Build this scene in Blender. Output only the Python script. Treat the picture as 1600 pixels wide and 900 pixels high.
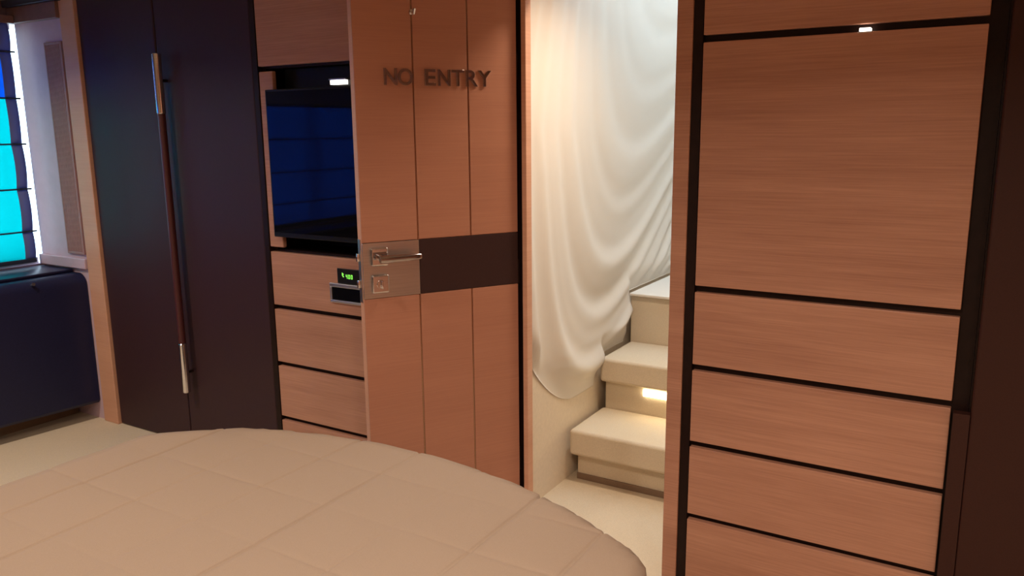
import bpy, bmesh, math, random
import numpy as np
from mathutils import Vector, Matrix

random.seed(4)
for o in list(bpy.data.objects):
    bpy.data.objects.remove(o, do_unlink=True)
scene = bpy.context.scene
COL = scene.collection

# ------------------------------------------------------------------ camera
F_PX, PITCH, ROLL, YAW = 1254.9, math.radians(11.056), math.radians(-0.573), math.radians(31.196)
cd = bpy.data.cameras.new('camera')
cam = bpy.data.objects.new('camera', cd)
COL.objects.link(cam)
cd.sensor_fit = 'HORIZONTAL'
cd.sensor_width = 36.0
cd.lens = F_PX / 1600.0 * 36.0
cd.clip_start = 0.02
fw = Vector((-math.sin(YAW) * math.cos(PITCH), math.cos(YAW) * math.cos(PITCH), -math.sin(PITCH)))
rt = Vector((math.cos(YAW), math.sin(YAW), 0))
up = rt.cross(fw)
rt2 = rt * math.cos(ROLL) + up * math.sin(ROLL)
up2 = -rt * math.sin(ROLL) + up * math.cos(ROLL)
cam.matrix_world = Matrix((
    (rt2.x, up2.x, -fw.x, 0.0),
    (rt2.y, up2.y, -fw.y, 0.0),
    (rt2.z, up2.z, -fw.z, 1.4),
    (0, 0, 0, 1)))
scene.camera = cam

# ------------------------------------------------------------------ world, exposure
world = bpy.data.worlds.new('daylight')
scene.world = world
world.use_nodes = True
bg = world.node_tree.nodes['Background']
bg.inputs['Color'].default_value = (0.62, 0.82, 1.0, 1)
bg.inputs['Strength'].default_value = 4.2
vs = scene.view_settings
vs.view_transform = 'Standard'
vs.look = 'None'
vs.gamma = 1.0
vs.use_curve_mapping = False
vs.exposure = 0.0

WARM = (1.0, 0.84, 0.68)
CEIL = 2.03          # ceiling height
W = 2.222            # plane of the far wall with all the cabinet fronts
# ceiling lamps: (x, y, watts, label)
LAMPS = [
    (-3.30, 1.10, 14.0, 'round recessed ceiling lamp nearest the window blind'),
    (-1.75, 0.75, 8.0, 'round recessed ceiling lamp above the foot of the bed'),
    (-0.35, 0.55, 15.0, 'round recessed ceiling lamp in front of the right cabinet'),
    (-2.60, -0.95, 11.0, 'round recessed ceiling lamp left of the headboard'),
    (-0.80, -1.25, 12.0, 'round recessed ceiling lamp right of the headboard'),
    (0.70, 0.30, 13.0, 'round recessed ceiling lamp nearest the right wall'),
]

# ------------------------------------------------------------------ materials
def nodes_of(name):
    m = bpy.data.materials.new(name)
    m.use_nodes = True
    nt = m.node_tree
    return m, nt, nt.nodes['Principled BSDF']

def ramp(nt, c0, c1, p0=0.3, p1=0.7):
    r = nt.nodes.new('ShaderNodeValToRGB')
    r.color_ramp.elements[0].position = p0
    r.color_ramp.elements[1].position = p1
    r.color_ramp.elements[0].color = (*c0, 1)
    r.color_ramp.elements[1].color = (*c1, 1)
    return r

def coords(nt, scale, rnd=True):
    tc = nt.nodes.new('ShaderNodeTexCoord')
    mp = nt.nodes.new('ShaderNodeMapping')
    mp.inputs['Scale'].default_value = scale
    nt.links.new(tc.outputs['Object'], mp.inputs['Vector'])
    if rnd:
        oi = nt.nodes.new('ShaderNodeObjectInfo')
        mul = nt.nodes.new('ShaderNodeMath')
        mul.operation = 'MULTIPLY'
        mul.inputs[1].default_value = 37.0
        nt.links.new(oi.outputs['Random'], mul.inputs[0])
        nt.links.new(mul.outputs[0], mp.inputs['Location'])
    return mp

def bump(nt, src, bsdf, strength, dist=0.002):
    b = nt.nodes.new('ShaderNodeBump')
    b.inputs['Strength'].default_value = strength
    b.inputs['Distance'].default_value = dist
    nt.links.new(src, b.inputs['Height'])
    nt.links.new(b.outputs['Normal'], bsdf.inputs['Normal'])

def noise(nt, mp, scale, detail=4, rough=0.6):
    n = nt.nodes.new('ShaderNodeTexNoise')
    n.inputs['Scale'].default_value = scale
    n.inputs['Detail'].default_value = detail
    n.inputs['Roughness'].default_value = rough
    nt.links.new(mp.outputs['Vector'], n.inputs['Vector'])
    return n

def wood(name, c0, c1, rough=0.38, spec=0.35):
    m, nt, b = nodes_of(name)
    fine = noise(nt, coords(nt, (5, 5, 260)), 1.0, 6, 0.65)
    wide = noise(nt, coords(nt, (1.2, 1.2, 12)), 1.0, 3, 0.5)
    mix = nt.nodes.new('ShaderNodeMix')
    mix.data_type = 'FLOAT'
    mix.inputs[0].default_value = 0.45
    nt.links.new(fine.outputs['Fac'], mix.inputs[2])
    nt.links.new(wide.outputs['Fac'], mix.inputs[3])
    r = ramp(nt, c0, c1, 0.32, 0.68)
    nt.links.new(mix.outputs[0], r.inputs['Fac'])
    nt.links.new(r.outputs['Color'], b.inputs['Base Color'])
    b.inputs['Roughness'].default_value = rough
    b.inputs['Specular IOR Level'].default_value = spec
    bump(nt, fine.outputs['Fac'], b, 0.12, 0.001)
    return m

def plain(name, c, rough=0.5, metal=0.0, spec=0.5, var=0.08, nscale=30.0, bumpy=0.0, bdist=0.002, emit=None, estr=0.0):
    m, nt, b = nodes_of(name)
    n = noise(nt, coords(nt, (1, 1, 1)), nscale, 4, 0.6)
    lo = tuple(max(0, v * (1 - var)) for v in c)
    hi = tuple(min(1, v * (1 + var)) for v in c)
    r = ramp(nt, lo, hi)
    nt.links.new(n.outputs['Fac'], r.inputs['Fac'])
    nt.links.new(r.outputs['Color'], b.inputs['Base Color'])
    b.inputs['Roughness'].default_value = rough
    b.inputs['Metallic'].default_value = metal
    b.inputs['Specular IOR Level'].default_value = spec
    if bumpy:
        bump(nt, n.outputs['Fac'], b, bumpy, bdist)
    if emit:
        b.inputs['Emission Color'].default_value = (*emit, 1)
        b.inputs['Emission Strength'].default_value = estr
    return m

def brushed(name, c, rough=0.25):
    m, nt, b = nodes_of(name)
    n = noise(nt, coords(nt, (8, 8, 500)), 1.0, 3, 0.5)
    r = ramp(nt, tuple(v * 0.85 for v in c), c)
    nt.links.new(n.outputs['Fac'], r.inputs['Fac'])
    nt.links.new(r.outputs['Color'], b.inputs['Base Color'])
    b.inputs['Metallic'].default_value = 1.0
    b.inputs['Roughness'].default_value = rough
    return m

def cloth_thru(name, front, thru, weave=900.0, share=0.6):
    """fabric that lets daylight through"""
    m = bpy.data.materials.new(name)
    m.use_nodes = True
    nt = m.node_tree
    nt.nodes.remove(nt.nodes['Principled BSDF'])
    out = nt.nodes['Material Output']
    d = nt.nodes.new('ShaderNodeBsdfDiffuse')
    d.inputs['Color'].default_value = (*front, 1)
    t = nt.nodes.new('ShaderNodeBsdfTranslucent')
    n = noise(nt, coords(nt, (1, 1, 1)), weave, 2, 0.5)
    r = ramp(nt, tuple(v * 0.92 for v in thru), thru)
    nt.links.new(n.outputs['Fac'], r.inputs['Fac'])
    nt.links.new(r.outputs['Color'], t.inputs['Color'])
    mx = nt.nodes.new('ShaderNodeMixShader')
    mx.inputs['Fac'].default_value = share
    nt.links.new(d.outputs[0], mx.inputs[1])
    nt.links.new(t.outputs[0], mx.inputs[2])
    nt.links.new(mx.outputs[0], out.inputs['Surface'])
    return m

def glass_pane(name):
    m = bpy.data.materials.new(name)
    m.use_nodes = True
    nt = m.node_tree
    nt.nodes.remove(nt.nodes['Principled BSDF'])
    out = nt.nodes['Material Output']
    tr = nt.nodes.new('ShaderNodeBsdfTransparent')
    tr.inputs['Color'].default_value = (0.93, 0.97, 0.97, 1)
    gl = nt.nodes.new('ShaderNodeBsdfGlossy')
    gl.inputs['Roughness'].default_value = 0.02
    fr = nt.nodes.new('ShaderNodeFresnel')
    fr.inputs['IOR'].default_value = 1.45
    mx = nt.nodes.new('ShaderNodeMixShader')
    nt.links.new(fr.outputs[0], mx.inputs['Fac'])
    nt.links.new(tr.outputs[0], mx.inputs[1])
    nt.links.new(gl.outputs[0], mx.inputs[2])
    nt.links.new(mx.outputs[0], out.inputs['Surface'])
    return m

M = {}
M['wood'] = wood('cherry_veneer', (0.40, 0.190, 0.125), (0.61, 0.325, 0.218))
M['door_wood'] = wood('door_veneer', (0.43, 0.190, 0.122), (0.51, 0.235, 0.150))
M['edge_wood'] = wood('pale_edge_veneer', (0.60, 0.31, 0.20), (0.70, 0.39, 0.26), 0.45)
M['gap'] = plain('dark_wenge', (0.017, 0.007, 0.0055), 0.45, spec=0.2, var=0.2)
M['leather'] = plain('dark_brown_leather', (0.044, 0.019, 0.023), 0.50, spec=0.3, var=0.10, nscale=240, bumpy=0.25, bdist=0.0008)
M['leather_red'] = plain('dark_chestnut_leather', (0.045, 0.015, 0.011), 0.5, spec=0.25, var=0.10, nscale=240, bumpy=0.2, bdist=0.0008)
M['band'] = plain('door_band_leather', (0.042, 0.018, 0.017), 0.45, spec=0.3, var=0.10, nscale=300, bumpy=0.2, bdist=0.0006)
M['burgundy'] = plain('burgundy_leather', (0.075, 0.018, 0.020), 0.4, var=0.15, nscale=180, bumpy=0.2, bdist=0.0006)
M['navy'] = plain('navy_leather', (0.010, 0.012, 0.050), 0.40, spec=0.4, var=0.15, nscale=160, bumpy=0.2, bdist=0.0008)
M['plinth'] = plain('plinth_brown', (0.22, 0.14, 0.09), 0.6)
M['chrome'] = brushed('polished_chrome', (0.80, 0.80, 0.82), 0.10)
M['letter'] = brushed('dark_chrome', (0.50, 0.46, 0.46), 0.12)
M['steel'] = brushed('brushed_steel', (0.62, 0.58, 0.56), 0.30)
M['silver'] = brushed('silver_frame', (0.70, 0.69, 0.72), 0.32)
M['inlay'] = brushed('inlay_metal', (0.62, 0.42, 0.30), 0.16)
M['black'] = plain('black_plastic', (0.010, 0.010, 0.012), 0.40, spec=0.2, var=0.1)
M['screen'] = plain('black_screen_glass', (0.004, 0.004, 0.006), 0.03, spec=0.36, var=0.0)
M['digit'] = plain('green_digit', (0.05, 0.2, 0.02), 0.5, emit=(0.28, 1.0, 0.10), estr=1.3)
M['carpet'] = plain('cream_carpet', (0.70, 0.58, 0.43), 0.95, spec=0.05, var=0.10, nscale=420, bumpy=0.6, bdist=0.003)
M['quilt'] = plain('beige_quilt', (0.375, 0.280, 0.211), 0.88, spec=0.1, var=0.05, nscale=500, bumpy=0.35, bdist=0.0012)
M['mattress'] = plain('mattress_ticking', (0.7, 0.62, 0.52), 0.9, spec=0.1)
M['drape'] = cloth_thru('white_drape', (0.84, 0.77, 0.69), (0.55, 0.50, 0.42), 900, 0.12)
M['vinyl'] = plain('cream_wall_vinyl', (0.76, 0.64, 0.50), 0.7, spec=0.2, var=0.04, nscale=60, bumpy=0.1)
M['ceiling'] = plain('ceiling_panel', (0.62, 0.52, 0.44), 0.7, spec=0.2, var=0.03)
M['lilac'] = plain('pale_wall_panel', (0.60, 0.43, 0.50), 0.6, spec=0.3, var=0.04, nscale=20)
M['grille'] = plain('grille_brown', (0.38, 0.20, 0.19), 0.5, var=0.1)
M['pelmet'] = plain('pelmet_brown', (0.22, 0.12, 0.10), 0.5, var=0.1)
M['cornice'] = plain('cornice_navy', (0.03, 0.03, 0.05), 0.4, var=0.1)
M['frame'] = plain('window_frame_paint', (0.60, 0.60, 0.60), 0.4)
M['glass'] = glass_pane('window_glass')
M['blind'] = cloth_thru('blue_blind_fabric', (0.06, 0.10, 0.24), (0.01, 0.80, 0.80), 700, 0.88)  # same blue fabric as the next, with bright daylight put into its turquoise
M['blind_deep'] = cloth_thru('deep_blue_blind_fabric', (0.06, 0.08, 0.22), (0.06, 0.32, 0.85), 700, 0.85)
M['hem'] = cloth_thru('blue_blind_hem', (0.26, 0.30, 0.52), (0.10, 0.15, 0.36), 700, 0.45)  # duller, less see-through blue for the border strips and upper rows
M['dowel'] = plain('blind_dowel', (0.02, 0.03, 0.06), 0.5)
M['lens'] = plain('lamp_lens', (0.9, 0.85, 0.75), 0.4, emit=(1.0, 0.82, 0.6), estr=6.0)
M['led'] = plain('led_lens', (0.9, 0.88, 0.85), 0.4, emit=(1.0, 0.90, 0.78), estr=3.0)  # glow of the two added bars that stand in for glints
M['ledstrip'] = plain('led_strip', (0.9, 0.88, 0.8), 0.4, emit=(1.0, 0.86, 0.55), estr=9.0)

# ------------------------------------------------------------------ builders
def link(name, mesh, mat, parent=None, loc=None):
    o = bpy.data.objects.new(name, mesh)
    if mat is not None:
        if len(mesh.materials) == 0:
            mesh.materials.append(M[mat])
    COL.objects.link(o)
    if parent is not None:
        o.parent = parent
    if loc is not None:
        o.location = loc
    return o

def tag(o, label=None, cat=None, group=None, kind=None):
    if label: o['label'] = label
    if cat: o['category'] = cat
    if group: o['group'] = group
    if kind: o['kind'] = kind
    return o

def thing(name, label, cat, loc=(0, 0, 0), rotz=0.0, group=None, kind=None):
    o = bpy.data.objects.new(name, None)
    o.empty_display_size = 0.1
    COL.objects.link(o)
    o.location = loc
    o.rotation_euler = (0, 0, rotz)
    return tag(o, label, cat, group, kind)

def bm_box(bm, x0, x1, y0, y1, z0, z1, bev=0.0, seg=2):
    r = bmesh.ops.create_cube(bm, size=1.0)
    vs_ = r['verts']
    for v in vs_:
        v.co = Vector(((x0 + x1) / 2 + v.co.x * (x1 - x0), (y0 + y1) / 2 + v.co.y * (y1 - y0), (z0 + z1) / 2 + v.co.z * (z1 - z0)))
    if bev > 0:
        es = list({e for v in vs_ for e in v.link_edges})
        bmesh.ops.bevel(bm, geom=es, offset=bev, segments=seg, affect='EDGES', profile=0.5, clamp_overlap=True)

def fin(bm, name, smooth=False, angle=0.6):
    bmesh.ops.recalc_face_normals(bm, faces=bm.faces)
    me = bpy.data.meshes.new(name)
    bm.to_mesh(me)
    bm.free()
    if smooth:
        for p in me.polygons:
            p.use_smooth = True
        me.set_sharp_from_angle(angle=angle)
    return me

def box(name, mat, parent, x0, x1, y0, y1, z0, z1, bev=0.002, seg=2, smooth=True):
    """one box; coordinates in world axes, turned into the parent's by its location (unrotated parents)"""
    bm = bmesh.new()
    l = parent.location if (parent is not None and parent.rotation_euler.z == 0) else Vector((0, 0, 0))
    g = parent.parent if parent is not None else None
    if g is not None and g.rotation_euler.z == 0:
        l = l + g.location
    bm_box(bm, x0 - l.x, x1 - l.x, y0 - l.y, y1 - l.y, z0 - l.z, z1 - l.z, bev, seg)
    big = smooth and bev >= 0.0035
    o = link(name, fin(bm, name, big, 1.2), mat, parent)
    if big:
        wn = o.modifiers.new('weighted_normals', 'WEIGHTED_NORMAL')
        wn.weight = 100
        wn.keep_sharp = True
    return o

def struct(name, mat, x0, x1, y0, y1, z0, z1, label, bev=0.0):
    o = box(name, mat, None, x0, x1, y0, y1, z0, z1, bev)
    return tag(o, label, name.split('_')[0], kind='structure')

def bm_cyl(bm, p0, p1, r0, r1=None, n=16, cap=True):
    r1 = r0 if r1 is None else r1
    p0, p1 = Vector(p0), Vector(p1)
    d = (p1 - p0)
    q = d.to_track_quat('Z', 'Y').to_matrix().to_4x4()
    mat = Matrix.Translation((p0 + p1) / 2) @ q
    bmesh.ops.create_cone(bm, cap_ends=cap, segments=n, radius1=r0, radius2=r1, depth=d.length, matrix=mat)

def grid_mesh(name, P, smooth=True):
    n, m_ = len(P), len(P[0])
    verts = [tuple(p) for row in P for p in row]
    faces = [(i * m_ + j, (i + 1) * m_ + j, (i + 1) * m_ + j + 1, i * m_ + j + 1) for i in range(n - 1) for j in range(m_ - 1)]
    me = bpy.data.meshes.new(name)
    me.from_pydata(verts, [], faces)
    if smooth:
        for p in me.polygons:
            p.use_smooth = True
    return me

# ------------------------------------------------------------------ setting
XH = -4.13           # inner face of the hull side
XR = 1.15
YB = -2.30
SX0, SX1, SYE, SZ = -1.415, -0.50, 4.60, 2.55     # stairwell
struct('floor', 'carpet', XH - 0.1, XR + 0.1, YB - 0.1, SYE + 0.1, -0.10, 0.0, 'cream carpeted cabin floor around the bed and up to the steps')
struct('ceiling', 'ceiling', XH - 0.1, XR + 0.1, YB - 0.1, W + 0.50, CEIL, CEIL + 0.06, 'pale cabin ceiling above the bed')
# hull side with a long window opening
WZ0, WZ1, WY0, WY1 = 0.765, 1.935, -0.35, W - 0.007
struct('wall_left', 'lilac', XH - 0.10, XH, YB, W, 0.0, WZ0, 'pale cabin side wall below the window')
struct('wall_left_upper', 'pelmet', XH - 0.10, XH, YB, W, WZ1, CEIL, 'brown wall strip above the window blind')
struct('wall_left_rear', 'lilac', XH - 0.10, XH, YB, WY0, WZ0, WZ1, 'pale cabin side wall behind the end of the window')
struct('wall_right', 'wood', XR, XR + 0.1, YB, W + 0.5, 0, CEIL, 'wood clad cabin wall beside the camera')
struct('wall_near', 'vinyl', XH - 0.1, XR + 0.1, YB - 0.1, YB, 0, CEIL, 'cream cabin wall behind the bed head')
struct('wall_far', 'lilac', XH, -3.725, W, W + 0.06, 0.0, CEIL, 'pale narrow wall panel between window and dark wardrobe')
struct('wall_far_middle', 'wood', -1.742, -1.345, W + 0.012, W + 0.030, 0.0, CEIL, 'wood wall panel behind the open door')
struct('wall_far_header', 'wood', -1.345, -0.757, W, W + 0.06, 1.82, CEIL, 'wood panel above the stair doorway')
struct('wall_far_end', 'vinyl', 0.92, XR, W, W + 0.1, 0, CEIL, 'cream wall at the far right corner')
struct('wall_far_backing', 'gap', XH, -1.742, W + 0.46, W + 0.50, 0, CEIL, 'dark backing panel behind the fitted cabinets')
struct('wall_stair_left', 'vinyl', SX0 - 0.06, SX0, W + 0.03, SYE, 0, SZ, 'cream padded wall beside the steps below the drape')
struct('wall_stair_right', 'vinyl', SX1, SX1 + 0.06, W + 0.47, SYE, 0, SZ, 'cream wall right of the steps')
struct('wall_stair_end', 'vinyl', SX0 - 0.06, SX1 + 0.06, SYE, SYE + 0.06, 0, SZ, 'cream wall at the top of the steps')
struct('wall_stair_above', 'vinyl', SX0 - 0.06, SX1 + 0.06, W + 0.44, W + 0.50, CEIL + 0.06, SZ, 'cream wall above the stair landing ceiling')
# door frame
struct('trim_1', 'edge_wood', -3.725, -3.612, W - 0.014, W + 0.05, 0.0, CEIL, 'light wood upright trim left of the dark wardrobe', 0.003)
struct('trim_2', 'edge_wood', -1.303, -1.286, W - 0.004, W + 0.030, 0.0, 1.82, 'light wood door jamb on the hinge side', 0.002)
struct('trim_3', 'gap', -1.345, -1.303, W + 0.012, W + 0.030, 0.0, 1.82, 'dark hinge-side rebate of the doorway', 0.0)
struct('trim_4', 'wood', -0.803, -0.757, W - 0.004, W + 0.45, 0.0, 1.82, 'wood door jamb between the steps and the right cabinet', 0.003)
struct('trim_5', 'drape', -0.807, -0.803, W + 0.02, W + 0.45, 0.0, 1.82, 'pale lining strip on the right door jamb')
struct('trim_6', 'pelmet', XH, -3.725, W - 0.03, W, 1.925, 1.998, 'brown pelmet band above the narrow wall panel', 0.003)
struct('trim_7', 'cornice', XH, -3.70, W - 0.05, W, 1.998, CEIL, 'navy cornice strip under the ceiling in the left corner', 0.003)
struct('trim_8', 'lilac', XH + 0.001, -3.735, W - 0.02, W, 0.765, 0.815, 'pale ledge below the vent grille', 0.004)

# window
win = thing('window_1', 'long cabin window behind the blue blind', 'window', (XH - 0.05, (WY0 + WY1) / 2, WZ0), kind='structure')
box('window_frame', 'frame', win, XH - 0.08, XH - 0.03, WY0, WY1, WZ0, WZ0 + 0.03, 0.003)
box('window_frame', 'frame', win, XH - 0.08, XH - 0.03, WY0, WY1, WZ1 - 0.03, WZ1, 0.003)
box('window_frame', 'frame', win, XH - 0.08, XH - 0.03, WY0, WY0 + 0.03, WZ0 + 0.03, WZ1 - 0.03, 0.003)
for ym in (0.26, 0.86, 1.54):
    box('mullion', 'frame', win, XH - 0.075, XH - 0.035, ym - 0.018, ym + 0.018, WZ0 + 0.03, WZ1 - 0.03, 0.003)
for a, b in ((WY0 + 0.03, 0.242), (0.278, 0.842), (0.878, 1.522), (1.558, WY1)):
    box('pane', 'glass', win, XH - 0.058, XH - 0.054, a, b, WZ0 + 0.03, WZ1 - 0.03, 0.0)

# ------------------------------------------------------------------ roman blinds
ZL = [0.800, 0.937, 1.145, 1.361, 1.577, 1.793, 1.925]
XB = XH + 0.042
BORDER = 0.052
def roman_blind(y0b, y1b, mat, label):
    ym = (y0b + y1b) / 2
    bl = thing('roman_blind', label, 'blind', (XB, ym, WZ0), group='roman blinds over the long window')
    def fabric(name, m_, y0, y1, z0, z1, belly):
        ny, nz = max(2, int((y1 - y0) / 0.12)), 8
        P = []
        for i in range(ny + 1):
            y = y0 + (y1 - y0) * i / ny
            row = []
            for j in range(nz + 1):
                t = j / nz
                x = belly * math.sin(math.pi * t) ** 0.8 * (0.8 + 0.4 * math.sin(y * 3.1 + z0 * 7))
                z = z0 + (z1 - z0) * t + 0.002 * math.sin(y * 9 + z0 * 5)
                row.append((x, y - ym, z - WZ0))
            P.append(row)
        o = link(name, grid_mesh(name, P), m_, bl)
        o.modifiers.new('thickness', 'SOLIDIFY').thickness = 0.0012
    for k in range(len(ZL) - 1):
        fabric('blind_panel', mat if k < 4 else ('blind_deep' if (k == 4 and mat == 'blind') else 'hem'), y0b + BORDER, y1b - BORDER, ZL[k], ZL[k + 1], 0.012)
        fabric('blind_hem', 'hem', y1b - BORDER, y1b, ZL[k], ZL[k + 1], 0.012)
        fabric('blind_hem', 'hem', y0b, y0b + BORDER, ZL[k], ZL[k + 1], 0.012)
    for k in range(1, len(ZL) - 1):
        bm = bmesh.new()
        bm_cyl(bm, (0.006, y0b - 0.008 - ym, ZL[k] - WZ0), (0.006, y1b + 0.016 - ym, ZL[k] - WZ0), 0.0042, n=10)
        link('blind_rod', fin(bm, 'blind_rod', True), 'dowel', bl)
    box('bottom_bar', 'dowel', bl, XB - 0.006, XB + 0.008, y0b, y1b, 0.782, 0.803, 0.003)
    box('head_rail', 'pelmet', bl, XB - 0.012, XB + 0.028, y0b, y1b + 0.02, 1.922, 1.958, 0.004)
roman_blind(1.560, 2.166, 'blind', 'bright turquoise roman blind beside the narrow pale wall panel')  # kept narrow so its turquoise cast on the wardrobe stays small
roman_blind(0.880, 1.520, 'blind_deep', 'deep blue roman blind in the middle of the long window')
roman_blind(-0.30, 0.840, 'blind_deep', 'deep blue wide roman blind on the window nearest the bed head')

# vent grille on the narrow wall
vg = thing('vent_grille', 'tall brown vent grille with fine upright slats beside the window', 'vent', (-3.812, W, 0.83))
GX0, GX1, GZ0, GZ1 = -3.882, -3.742, 0.835, 1.825
box('backing', 'pelmet', vg, GX0 + 0.004, GX1 - 0.004, W - 0.004, W - 0.0005, GZ0 + 0.004, GZ1 - 0.004, 0.0)
for a in ((GX0, GX0 + 0.010, GZ0, GZ1), (GX1 - 0.010, GX1, GZ0, GZ1), (GX0 + 0.010, GX1 - 0.010, GZ0, GZ0 + 0.012), (GX0 + 0.010, GX1 - 0.010, GZ1 - 0.012, GZ1)):
    box('grille_frame', 'grille', vg, a[0], a[1], W - 0.012, W - 0.0005, a[2], a[3], 0.0015)
me0 = None
NS = 11
for k in range(NS):
    x = GX0 + 0.016 + (GX1 - GX0 - 0.032) * k / (NS - 1)
    if me0 is None:
        bm = bmesh.new()
        bm_box(bm, -0.0034, 0.0034, -0.011, -0.004, 0, GZ1 - GZ0 - 0.024, 0.001, 1)
        me0 = fin(bm, 'slat', True)
    link('slat', me0, 'grille', vg, (x - vg.location.x, 0, GZ0 + 0.012 - vg.location.z))

# ------------------------------------------------------------------ sideboard below the window
sb = thing('sideboard', 'low navy leather sideboard with a rounded top edge under the window', 'sideboard', (-3.95, 1.2, 0))
def sideboard_mesh():
    # cross section (distance from the front face inwards, height), swept along the slanting hull
    prof = [(0.012, 0.085)]
    prof += [(0.0, 0.10), (0.0, 0.40), (0.0, 0.672)]
    for k in range(1, 9):
        a = math.pi / 2 * k / 8
        prof.append((0.055 - 0.055 * math.cos(a), 0.687 + 0.055 * math.sin(a)))
    P = []
    for i in range(41):
        y = W - 0.004 - (W + 2.1) * i / 40
        xf = -3.762 - 0.115 * (W - y) ** 1.0 if y > 1.0 else -3.762 - 0.115 * (W - 1.0)
        row = [(xf - d, y, z) for d, z in prof] + [(XH + 0.004, y, 0.742), (XH + 0.004, y, 0.085)]
        row.append(row[0])
        P.append(row)
    verts = [[(p[0] + 3.95, p[1] - 1.2, p[2]) for p in r] for r in P]
    me = grid_mesh('sideboard_body', verts)
    bm = bmesh.new(); bm.from_mesh(me)
    bmesh.ops.remove_doubles(bm, verts=bm.verts, dist=1e-5)
    bmesh.ops.holes_fill(bm, edges=[e for e in bm.edges if e.is_boundary], sides=0)
    bpy.data.meshes.remove(me)
    return fin(bm, 'body', True, 0.5)
link('body', sideboard_mesh(), 'navy', sb)
box('plinth', 'plinth', sb, XH + 0.004, -3.955, YB + 0.4, W - 0.01, 0.0, 0.084, 0.0)
bm = bmesh.new()
bm_box(bm, XH + 0.010 + 3.95, -3.86 + 3.95, YB + 0.4 - 1.2, W - 0.006 - 1.2, 0.743, 0.758, 0.005, 2)
link('top_board', fin(bm, 'top_board', True), 'navy', sb)
bm = bmesh.new()
bm_cyl(bm, (-3.795 + 3.95, 1.975 - 1.2, 0.722), (-3.776 + 3.95, 1.975 - 1.2, 0.728), 0.006, 0.008, n=14)
tag(link('stud', fin(bm, 'stud', True), 'chrome', sb), 'small chrome stud')

# ------------------------------------------------------------------ dark wardrobe with long pull
wr = thing('wardrobe', 'tall dark brown leather wardrobe with a long upright pull handle', 'wardrobe', (-3.05, W, 0))
box('carcass', 'gap', wr, -3.610, -2.474, W + 0.028, W + 0.45, 0.0, CEIL - 0.002, 0.0)
box('stile', 'gap', wr, -2.500, -2.474, W - 0.002, W + 0.027, 0.0, CEIL - 0.002, 0.001)
dl = box('wardrobe_door', 'leather', wr, -3.609, -3.079, W, W + 0.026, 0.004, CEIL - 0.004, 0.006, 3)
drr = box('wardrobe_door', 'leather', wr, -3.073, -2.503, W, W + 0.026, 0.004, CEIL - 0.004, 0.006, 3)
hl = bpy.data.objects.new('pull_handle', None); COL.objects.link(hl); hl.parent = wr
tag(hl, 'long burgundy wrapped pull handle with chrome ends')
XHd, YHd = -3.023 + 3.05, -0.040
def handle_piece(name, mat, z0, z1, r, n=20, squash=1.0):
    bm = bmesh.new()
    rings = [(z0, r * 0.86), (z0 + 0.003, r), (z1 - 0.003, r), (z1, r * 0.86)]
    prev = None
    for z, rr in rings:
        cur = [bm.verts.new((XHd + rr * math.cos(2 * math.pi * k / n), YHd + rr * squash * math.sin(2 * math.pi * k / n), z)) for k in range(n)]
        if prev:
            for k in range(n):
                bm.faces.new((prev[k], prev[(k + 1) % n], cur[(k + 1) % n], cur[k]))
        else:
            bm.faces.new(cur)
        prev = cur
    bm.faces.new(list(reversed(prev)))
    return link(name, fin(bm, name, True), mat, hl)
handle_piece('grip', 'burgundy', 0.494, 1.486, 0.0155)
handle_piece('end_cap', 'chrome', 0.270, 0.495, 0.0170)
handle_piece('end_cap', 'chrome', 1.485, 1.728, 0.0180)
for z in (0.36, 1.62):
    bm = bmesh.new()
    bm_cyl(bm, (XHd, YHd, z), (XHd, -0.0005, z), 0.006, n=14)
    link('mounting_post', fin(bm, 'mounting_post', True), 'gap', hl)

# ------------------------------------------------------------------ cabinets with panels and dark gaps
Z1, Z2, Z3, Z4, Z5 = 1.642, 0.9474, 0.7118, 0.4735, 0.2394
G = 0.0095
def cabinet_fronts(c, x0, x1, with_door, zoff=0.0):
    box('upper_door', 'wood', c, x0, x1, W, W + 0.02, Z1 + G, CEIL - 0.006, 0.002)
    if with_door:
        box('cabinet_door', 'wood', c, x0, x1, W, W + 0.02, Z2 + G, Z1 - G, 0.002)
    for a, b in ((Z3, Z2), (Z4, Z3), (Z5, Z4), (0.025, Z5)):
        box('drawer_front', 'wood', c, x0, x1, W, W + 0.02, a + G, b - G, 0.002)

rc = thing('drawer_cabinet', 'tall wood cabinet right of the steps with one large door above four drawers', 'cabinet', (-0.39, W, 0))
box('carcass', 'gap', rc, -0.756, -0.016, W + 0.021, W + 0.45, 0.0, CEIL - 0.002, 0.0)
box('stile', 'gap', rc, -0.756, -0.7295, W + 0.0005, W + 0.0205, 0.0, CEIL - 0.002, 0.001)
cabinet_fronts(rc, -0.7275, -0.0540, True)
glint = box('cabinet_light', 'silver', rc, -0.336, -0.303, W - 0.006, W + 0.019, 1.6295, 1.6325, 0.001)  # added glowing bar in place of a glint on the gap, no fitting
tag(glint, 'tiny lit lamp on the dark gap')
box('lens', 'led', glint, -0.332, -0.306, W - 0.005, W + 0.017, 1.6330, 1.6415, 0.001)

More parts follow.
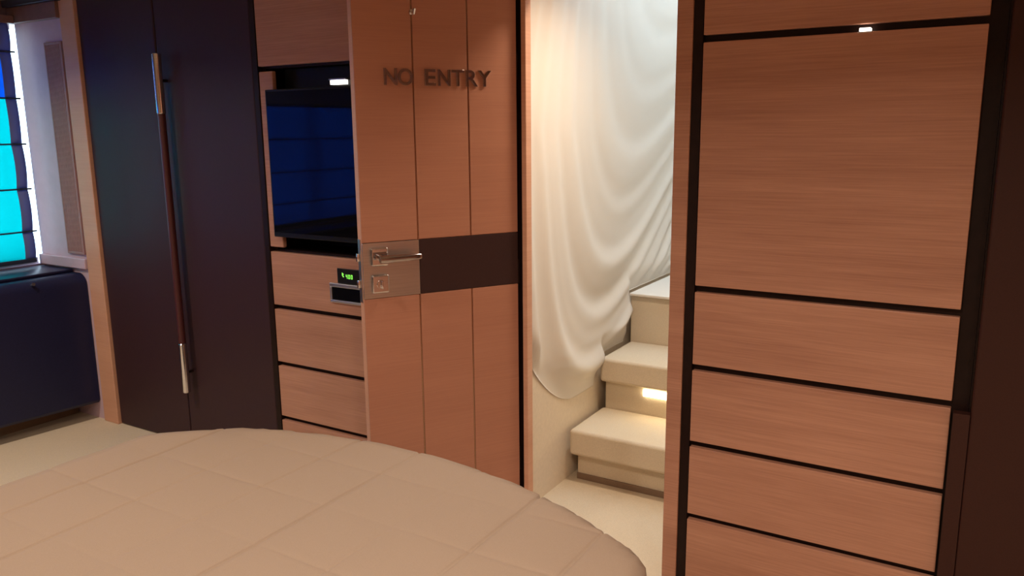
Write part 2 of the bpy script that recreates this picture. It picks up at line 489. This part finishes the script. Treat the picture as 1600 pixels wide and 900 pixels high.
tc_ = thing('media_cabinet', 'wood cabinet with a television recess above drawers, partly behind the open door', 'cabinet', (-2.11, W, 0))
TX0, TX1 = -2.4715, -1.744
box('carcass', 'gap', tc_, TX0, TX1, W + 0.021, W + 0.45, Z1 + 0.001, CEIL - 0.002, 0.0)
box('carcass', 'gap', tc_, TX0, TX1, W + 0.021, W + 0.45, 0.0, Z2 - 0.001, 0.0)
box('recess_back', 'black', tc_, TX0, TX1, W + 0.20, W + 0.22, Z2 - 0.001, Z1 + 0.001, 0.0)
box('recess_side', 'gap', tc_, TX0, TX0 + 0.02, W + 0.021, W + 0.20, Z2 - 0.001, Z1 + 0.001, 0.0)
box('recess_side', 'gap', tc_, TX1 - 0.02, TX1, W + 0.021, W + 0.20, Z2 - 0.001, Z1 + 0.001, 0.0)
box('stile', 'wood', tc_, TX0, -2.398, W, W + 0.02, Z2 + G, Z1 - G, 0.004)
box('stile', 'wood', tc_, -1.818, TX1, W, W + 0.02, Z2 + G, Z1 - G, 0.004)
box('soffit', 'black', tc_, -2.397, -1.819, W + 0.062, W + 0.198, 1.40, Z1 - 0.001, 0.002)
cabinet_fronts(tc_, TX0, TX1, False)
nl = box('recess_light', 'silver', tc_, -2.150, -2.068, W + 0.040, W + 0.0615, 1.590, 1.5955, 0.001)  # added glowing bar in place of a reflection in the dark recess
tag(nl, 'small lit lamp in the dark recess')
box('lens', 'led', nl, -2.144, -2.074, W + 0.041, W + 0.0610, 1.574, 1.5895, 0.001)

tv = thing('television', 'flat black television screen in the cabinet recess reflecting the blind', 'television', (-2.11, W, 1.0))
box('housing', 'black', tv, -2.412, -1.822, W - 0.030, W - 0.001, 1.004, 1.562, 0.003)
box('screen', 'screen', tv, -2.404, -1.830, W - 0.0325, W - 0.0302, 1.022, 1.554, 0.0005)
box('wall_mount', 'black', tv, -2.20, -2.02, W, W + 0.199, 1.18, 1.36, 0.004)

th = thing('thermostat', 'small black control panel with green digits on the cabinet drawer', 'control panel', (-2.06, W, 0.87))
box('housing', 'black', th, -2.114, -2.003, W - 0.006, W - 0.0005, 0.842, 0.899, 0.002)
tt = th.location
def glyph_part(name, rects, x, z, h, mat, parent, yoff):
    bm = bmesh.new()
    for (a, b, c, d) in rects:
        bm_box(bm, x + a * h, x + b * h, yoff - 0.0006, yoff, z + c * h, z + d * h)
    return link(name, fin(bm, name), mat, parent)
SEG = [(0.0, 0.5, 0.88, 1.0), (0.0, 0.5, 0.0, 0.12), (0.0, 0.5, 0.44, 0.56), (0.0, 0.13, 0.5, 1.0), (0.0, 0.13, 0.0, 0.5), (0.37, 0.5, 0.5, 1.0), (0.37, 0.5, 0.0, 0.5)]
for k, segs in enumerate(((3, 2, 5, 6), (0, 1, 3, 4, 5, 6), (0, 1, 3, 4, 5, 6))):
    glyph_part('digit', [SEG[i] for i in segs], -2.070 + k * 0.0125 - tt.x, 0.862 - tt.z, 0.016, 'digit', th, -0.0062)
bm = bmesh.new()
q = [(-2.089, 0.884), (-2.079, 0.878), (-2.085, 0.875), (-2.079, 0.868), (-2.083, 0.866), (-2.089, 0.873)]
vv = [bm.verts.new((x - tt.x, -0.0066, z - tt.z)) for x, z in q]
f_ = bm.faces.new(vv)
ex = bmesh.ops.extrude_face_region(bm, geom=[f_])
for v in [g for g in ex['geom'] if isinstance(g, bmesh.types.BMVert)]:
    v.co.y += 0.0005
link('arrow_mark', fin(bm, 'arrow_mark'), 'digit', th)

ps = thing('control_screen', 'black screen in a silver frame below the green digits', 'screen', (-2.07, W, 0.80))
for a in ((-2.151, -1.990, 0.826, 0.841), (-2.151, -1.990, 0.766, 0.776), (-2.151, -2.141, 0.776, 0.826), (-2.000, -1.990, 0.776, 0.826)):
    box('frame', 'silver', ps, a[0], a[1], W - 0.012, W - 0.0005, a[2], a[3], 0.002)
box('display', 'screen', ps, -2.1405, -2.0005, W - 0.008, W - 0.0005, 0.7765, 0.8255, 0.001)

# dark cabinet at the right edge
dk = thing('side_wardrobe', 'dark chestnut leather wardrobe at the right edge beside the drawer cabinet', 'wardrobe', (0.4, W, 0))
box('carcass', 'gap', dk, -0.015, 0.919, W + 0.002, W + 0.45, 0.0, CEIL - 0.002, 0.0)
box('upper_panel', 'leather_red', dk, -0.010, 0.919, W - 0.028, W + 0.0015, 0.0, CEIL - 0.002, 0.006, 3)
box('filler_strip', 'leather_red', dk, -0.0475, -0.0105, W - 0.028, W - 0.0005, 0.0, 0.700, 0.0, 2)

# ------------------------------------------------------------------ open door
lx = Vector((0.271, 0.447, 0)).normalized()
dr = thing('door_1', 'open wood cabin door lettered NO ENTRY with a dark leather band and chrome lever', 'door', (-1.317, W - 0.002, 0), math.atan2(lx.y, lx.x), kind='structure')
box('core', 'edge_wood', dr, -0.522, -0.004, 0.005, 0.040, 0.012, 1.810, 0.002)
PX = ((-0.5225, -0.3485), (-0.3435, -0.1725), (-0.1675, -0.004))
for a, b in PX:
    box('plank', 'door_wood', dr, a, b, -0.001, 0.0048, 1.081, 1.810, 0.0012)
    box('plank', 'door_wood', dr, a, b, -0.001, 0.0048, 0.012, 0.911, 0.0012)
for x in (-0.346, -0.170):
    for z0, z1 in ((1.081, 1.810), (0.012, 0.911)):
        box('inlay', 'inlay', dr, x - 0.0016, x + 0.0016, 0.0012, 0.0049, z0, z1, 0.0004)
box('leather_band', 'band', dr, -0.3435, -0.004, -0.0012, 0.0048, 0.9125, 1.0795, 0.001)
lp = box('lock_plate', 'steel', dr, -0.5225, -0.3445, -0.0016, 0.0048, 0.9125, 1.0795, 0.001)
for name, z0, z1 in (('rose', 1.010, 1.066), ('rose', 0.928, 0.984)):
    box(name, 'chrome', dr, -0.500, -0.446, -0.015, -0.0018, z0, z1, 0.006, 3)
# lever: neck out of the rose, then a slightly tapering flat bar to the right
bm = bmesh.new()
bm_cyl(bm, (-0.473, -0.012, 1.036), (-0.473, -0.052, 1.036), 0.010, 0.009, n=18)
sec = [(-0.486, 0.012, 0.010), (-0.470, 0.0125, 0.0105), (-0.44, 0.0115, 0.009), (-0.40, 0.0105, 0.0075), (-0.365, 0.0098, 0.0066), (-0.356, 0.0075, 0.0045)]
prev = None
for x, rz, ry in sec:
    yc = -0.055 + 0.006 * max(0, (x + 0.46) / 0.12)
    cur = [bm.verts.new((x, yc + ry * math.cos(2 * math.pi * k / 14), 1.036 + rz * math.sin(2 * math.pi * k / 14))) for k in range(14)]
    if prev:
        for k in range(14):
            bm.faces.new((prev[k], prev[(k + 1) % 14], cur[(k + 1) % 14], cur[k]))
    else:
        bm.faces.new(cur)
    prev = cur
bm.faces.new(list(reversed(prev)))
tag(link('lever', fin(bm, 'lever', True), 'letter', dr), 'chrome lever handle')
bm = bmesh.new()
bm_cyl(bm, (-0.473, -0.0125, 0.956), (-0.473, -0.019, 0.956), 0.014, 0.013, n=20)
bm_box(bm, -0.4755, -0.4705, -0.030, -0.018, 0.944, 0.968, 0.0015)
link('thumb_turn', fin(bm, 'thumb_turn', True), 'chrome', dr)
box('latch_plate', 'steel', dr, -0.5245, -0.5222, 0.011, 0.034, 0.90, 1.09, 0.0005)
for z in (1.036, 0.956):
    bm = bmesh.new()
    bm_box(bm, -0.534, -0.5235, 0.016, 0.029, z - 0.012, z + 0.012, 0.002)
    link('latch_bolt', fin(bm, 'latch_bolt', True), 'chrome', dr)
for z in (0.30, 0.95, 1.60):
    bm = bmesh.new()
    bm_cyl(bm, (0.002, 0.010, z - 0.04), (0.002, 0.010, z + 0.04), 0.0055, n=12)
    link('hinge', fin(bm, 'hinge', True), 'gap', dr)
# small robe hook high on the door
bm = bmesh.new()
bm_cyl(bm, (-0.346, -0.0012, 1.738), (-0.346, -0.006, 1.738), 0.008, n=16)
bm_cyl(bm, (-0.346, -0.005, 1.738), (-0.346, -0.024, 1.732), 0.0035, n=10)
bm_cyl(bm, (-0.346, -0.023, 1.731), (-0.346, -0.030, 1.746), 0.0035, 0.0045, n=10)
tag(link('robe_hook', fin(bm, 'robe_hook', True), 'chrome', dr), 'tiny chrome hook')
# raised metal letters
LET = [('N', -0.436, -0.396), ('O', -0.3935, -0.3475), ('E', -0.311, -0.276), ('N', -0.269, -0.229), ('T', -0.225, -0.184), ('R', -0.178, -0.139), ('Y', -0.138, -0.094)]
for ch, xa, xb in LET:
    cu = bpy.data.curves.new('letter_curve', 'FONT')
    cu.body = ch
    cu.size = 0.07
    cu.extrude = 0.0022
    cu.offset = 0.0006
    cu.bevel_depth = 0.0005
    cu.resolution_u = 6
    tmp = bpy.data.objects.new('letter_tmp', cu)
    COL.objects.link(tmp)
    bpy.context.view_layer.update()
    me = bpy.data.meshes.new_from_object(tmp.evaluated_get(bpy.context.evaluated_depsgraph_get()))
    bpy.data.objects.remove(tmp, do_unlink=True)
    bpy.data.curves.remove(cu)
    xs = [v.co.x for v in me.vertices]; ys = [v.co.y for v in me.vertices]
    for v in me.vertices:
        u = (v.co.x - min(xs)) / (max(xs) - min(xs)); w_ = (v.co.y - min(ys)) / (max(ys) - min(ys))
        d_ = v.co.z
        v.co = Vector((xa + u * (xb - xa), -0.0044 - d_, 1.5335 + w_ * 0.0475))
    me.name = 'letter'
    me.materials.clear()
    link('letter', me, 'letter', dr)

# ------------------------------------------------------------------ staircase
st = thing('staircase', 'cream carpeted steps rising beyond the doorway', 'stairs', (-0.95, 2.72, 0))
SA, SB = -1.388, SX1 - 0.002
H1 = 0.2253
Y1, Y2, Y3 = 2.722, 3.006, 3.316
box('riser', 'carpet', st, SA + 0.012, SB, Y1 + 0.055, Y2 + 0.034, 0.0, 0.118, 0.004)
box('tread', 'carpet', st, SA, SB, Y1, Y2 + 0.034, 0.119, H1, 0.014, 4)
box('toe_strip', 'plinth', st, SA + 0.012, SB, Y1 + 0.049, Y1 + 0.0545, 0.0, 0.026, 0.001)
box('riser', 'carpet', st, SA + 0.012, SB, Y2 + 0.036, Y3 + 0.02, 0.0, 0.346, 0.004)
box('tread', 'carpet', st, SA, SB, Y2, Y3 + 0.02, 0.347, 2 * H1, 0.014, 4)
box('riser', 'carpet', st, SA, SB, Y3 + 0.021, SYE - 0.002, 0.0, 3 * H1 - 0.014, 0.003)
box('tread', 'drape', st, SA - 0.002, SB, Y3 + 0.004, SYE - 0.002, 3 * H1 - 0.013, 3 * H1, 0.004, 3)
ls = box('light_strip', 'ledstrip', st, -1.200, -0.72, Y2 + 0.026, Y2 + 0.0355, 0.304, 0.3335, 0.002)
tag(ls, 'lit strip under the step nosing')

# ------------------------------------------------------------------ drape on the stairwell wall
def drape_mesh():
    ny, nz = 150, 220
    rng = np.random.RandomState(3)
    ph = rng.rand(8) * 6.28
    P = []
    for i in range(ny + 1):
        y = W + 0.045 + (SYE - 0.02 - W - 0.045) * (i / ny)
        if y < 2.84:
            zb = 0.33 + 1.5 * (y - 2.84) ** 2
        elif y < Y2 - 0.006:
            zb = 0.33
        elif y < Y3 - 0.004:
            zb = 2 * H1 + 0.004
        else:
            zb = 3 * H1 + 0.004
        row = []
        for j in range(nz + 1):
            z = max(zb, 0.33 + (SZ - 0.02 - 0.33) * (j / nz) ** 1.15)
            ym = 2.86 + 0.62 * max(0.0, z - 0.5)
            a = 1.9 - 0.75 * min(1.0, max(0.0, (z - 0.5) / 0.9))
            dy = y - ym
            s = z - a * dy * dy * (1.0 if dy < 0 else 0.75)
            s += 0.015 * math.sin(5.3 * y + ph[0]) + 0.02 * math.sin(3.1 * z + ph[1])
            low = math.exp(-max(0.0, z - 0.55) / 0.55)
            amp = 0.0038 + 0.0245 * low ** 1.6
            f1 = math.sin(2 * math.pi * s / 0.215 + ph[2])
            f2 = math.sin(2 * math.pi * s / 0.113 + ph[3] + 1.2 * math.sin(2 * y))
            f3 = math.sin(2 * math.pi * s / 0.37 + ph[4])
            x = 0.5 + 0.5 * (0.55 * f1 + 0.14 * f2 + 0.50 * f3) / 1.22
            edge = min(1.0, (z - zb) / 0.11)
            sag = 0.010 * math.sin(2.2 * y + 1.1 * z) + 0.010
            x = SX0 + 0.004 + (amp * 1.9 * x + 0.5 * sag) * (0.05 + 0.95 * edge * edge * (3 - 2 * edge))
            row.append((x - SX0, y - 3.0, z - 0.3))
        P.append(row)
    return grid_mesh('drape', P)
dp = link('drape', drape_mesh(), 'drape', None, (SX0, 3.0, 0.3))
tag(dp, 'white fabric sheet hanging in swags on the stairwell wall', 'drape')
dp.modifiers.new('thickness', 'SOLIDIFY').thickness = 0.0015

# ------------------------------------------------------------------ bed
bed = thing('double_bed', 'double bed with a bowed foot under a beige quilted bedspread', 'bed', (-1.30, 0.6, 0))
BX, HW, BYH = -1.295, 0.805, -0.42
ZT = 0.553
def foot(dx):
    y = 1.634 - 0.40 * abs(dx) ** 2.1
    t = min(1.0, max(0.0, (-dx - 0.54) / 0.16))
    return y - 0.055 * t * t * (3 - 2 * t)
R = 0.028
def outline(ins):
    pts = []
    hw = HW - ins
    cr = 0.07
    pts.append((BX - hw, BYH + ins))
    yk = foot(hw) - ins
    n = 40
    # left side up to corner, rounded corner, bow, rounded corner, right side
    xs = np.linspace(-hw + cr, hw - cr, 60)
    ys = [foot(x) - ins for x in xs]
    cx, cy = -hw + cr, ys[0]
    slope = math.atan2(ys[1] - ys[0], xs[1] - xs[0])
    slope2 = math.atan2(ys[-2] - ys[-1], xs[-1] - xs[-2])
    c1 = (xs[-1] - cr * math.sin(slope2), ys[-1] - cr * math.cos(slope2))
    c0 = (xs[0] + cr * math.sin(slope), ys[0] - cr * math.cos(slope))
    for k in range(0, 13):
        a = math.pi - (math.pi / 2 - slope) * k / 12
        pts.append((BX + c0[0] + cr * math.cos(a), c0[1] + cr * math.sin(a)))
    for x, y in zip(xs[1:-1], ys[1:-1]):
        pts.append((BX + x, y))
    for k in range(12, -1, -1):
        a = (math.pi / 2 - slope2) * k / 12
        pts.append((BX + c1[0] + cr * math.cos(a), c1[1] + cr * math.sin(a)))
    pts.append((BX + hw, BYH + ins))
    return np.array(pts)
OUT = outline(R)
SEG0 = OUT
SEG1 = np.roll(OUT, -1, axis=0)
def outside(P):
    d = SEG1 - SEG0
    L2 = (d ** 2).sum(1)
    rel = P[None, :] - SEG0
    t = np.clip((rel * d).sum(1) / L2, 0, 1)
    C_ = SEG0 + d * t[:, None]
    dist = np.sqrt(((P[None, :] - C_) ** 2).sum(1))
    k = int(dist.argmin())
    y0, y1 = SEG0[:, 1], SEG1[:, 1]
    cross = ((y0 > P[1]) != (y1 > P[1]))
    with np.errstate(divide='ignore', invalid='ignore'):
        xi = SEG0[:, 0] + (P[1] - y0) / (y1 - y0) * d[:, 0]
    inside = (np.sum(cross & (P[0] < xi)) % 2) == 1
    return (-dist[k] if inside else dist[k]), C_[k]
SP = 0.2035
sx = [-1.2725 + SP * k for k in range(-7, 8)]
sy = [1.4545 - 0.2025 * k for k in range(-4, 13)]
def lines(seams, lo, hi):
    L = {lo, hi}
    for s in seams:
        for o_ in (-0.018, -0.008, -0.004, 0, 0.004, 0.008, 0.018):
            L.add(s + o_)
        for k in range(1, 6):
            L.add(s + 0.018 + (0.2030 - 0.036) * k / 6)
    return sorted(v for v in L if lo <= v <= hi)
DROP = 0.40
GX = lines(sx, BX - HW - DROP, BX + HW + DROP)
GY = lines(sy, BYH + 0.02, 1.632 + DROP)
def quilt_z(x, y):
    fx = ((x - sx[0]) / SP) % 1.0
    fy = ((sy[-1] - y) / 0.2025) % 1.0
    ex_ = min(fx, 1 - fx) * SP
    ey = min(fy, 1 - fy) * 0.2025
    k1 = 0.55 + 0.45 * math.sin(x * 11.3 + y * 3.1)
    k2 = 0.30 + 0.25 * math.sin(x * 7.7 - y * 9.0)
    z = -0.0080 * k1 * math.exp(-(ex_ / 0.0034) ** 2) - 0.0042 * k2 * math.exp(-(ey / 0.0045) ** 2)
    z += 0.0016 * (1 - math.exp(-ex_ / 0.03)) * (1 - math.exp(-ey / 0.03))
    z += 0.0012 * math.sin(31 * x + 13 * y) * math.sin(23 * y - 7 * x)
    return z
def spread_mesh():
    P = []
    for x in GX:
        row = []
        for y in GY:
            d, c = outside(np.array((x, y)))
            qz = quilt_z(x, y)
            if d <= 0:
                p = (x, y, ZT + qz)
            else:
                n = np.array((x, y)) - c
                n = n / (np.linalg.norm(n) + 1e-9)
                if d < R * math.pi / 2:
                    a = d / R
                    o_ = R * math.sin(a); dz = R * (1 - math.cos(a))
                    o_ += qz * math.sin(a); dz -= qz * math.cos(a)
                else:
                    e = d - R * math.pi / 2
                    o_ = R + 0.05 * e + qz
                    dz = R + e
                e2 = min(dz, ZT - 0.10)
                o_ += 0.006 * math.sin(14 * math.atan2(c[1] - 0.6, c[0] + 1.3)) * min(1, dz / 0.2)
                p = (c[0] + n[0] * o_, c[1] + n[1] * o_, ZT - e2)
            row.append((p[0] + 1.30, p[1] - 0.6, p[2]))
        P.append(row)
    me = grid_mesh('bedspread', P)
    bm = bmesh.new(); bm.from_mesh(me); bpy.data.meshes.remove(me)
    bmesh.ops.remove_doubles(bm, verts=bm.verts, dist=2e-4)
    bmesh.ops.dissolve_degenerate(bm, edges=bm.edges, dist=1e-5)
    m2 = fin(bm, 'bedspread')
    for p in m2.polygons:
        p.use_smooth = True
    return m2
sp = link('bedspread', spread_mesh(), 'quilt', bed)
def slab(name, mat, ins, z0, z1):
    bm = bmesh.new()
    pts = outline(ins)
    f0 = bm.faces.new([bm.verts.new((x + 1.30, y - 0.6, z0)) for x, y in pts])
    e = bmesh.ops.extrude_face_region(bm, geom=[f0])
    for v in [g for g in e['geom'] if isinstance(g, bmesh.types.BMVert)]:
        v.co.z = z1
    return link(name, fin(bm, name, True), mat, bed)
slab('mattress', 'mattress', 0.045, 0.30, 0.540)
slab('bed_base', 'leather', 0.075, 0.0, 0.299)
box('headboard', 'leather', bed, BX - 0.85, BX + 0.85, BYH - 0.10, BYH - 0.005, 0.0, 1.05, 0.02, 3)

# ------------------------------------------------------------------ ceiling lamps
def downlight(x, y, z, watts, label, color=WARM, size=0.11, spread=150):
    t = thing('ceiling_light', label, 'lamp', (x, y, z), group='recessed ceiling lamps')
    bm = bmesh.new()
    n = 28
    prof = [(0.068, 0.0), (0.072, -0.004), (0.066, -0.010), (0.052, -0.008), (0.050, -0.001)]
    rings = [[bm.verts.new((r * math.cos(2 * math.pi * k / n), r * math.sin(2 * math.pi * k / n), zz)) for k in range(n)] for r, zz in prof]
    for a, b in zip(rings[:-1], rings[1:]):
        for k in range(n):
            bm.faces.new((a[k], a[(k + 1) % n], b[(k + 1) % n], b[k]))
    link('trim_ring', fin(bm, 'trim_ring', True), 'silver', t)
    bm = bmesh.new()
    bm_cyl(bm, (0, 0, -0.0045), (0, 0, -0.001), 0.050, n=28)
    link('lens', fin(bm, 'lens'), 'lens', t)
    ld = bpy.data.lights.new('lamp_light', 'AREA')
    ld.shape = 'DISK'
    ld.size = size
    ld.energy = watts
    ld.color = color
    ld.spread = math.radians(spread)
    lo = bpy.data.objects.new('bulb', ld)
    COL.objects.link(lo)
    lo.parent = t
    lo.location = (0, 0, -0.012)
    return t
for x, y, wts, lab in LAMPS:
    downlight(x, y, CEIL, wts, lab)
downlight(-0.86, 2.47, CEIL, 8.5, 'round recessed ceiling lamp above the stair landing', (1.0, 0.82, 0.62), 0.16)
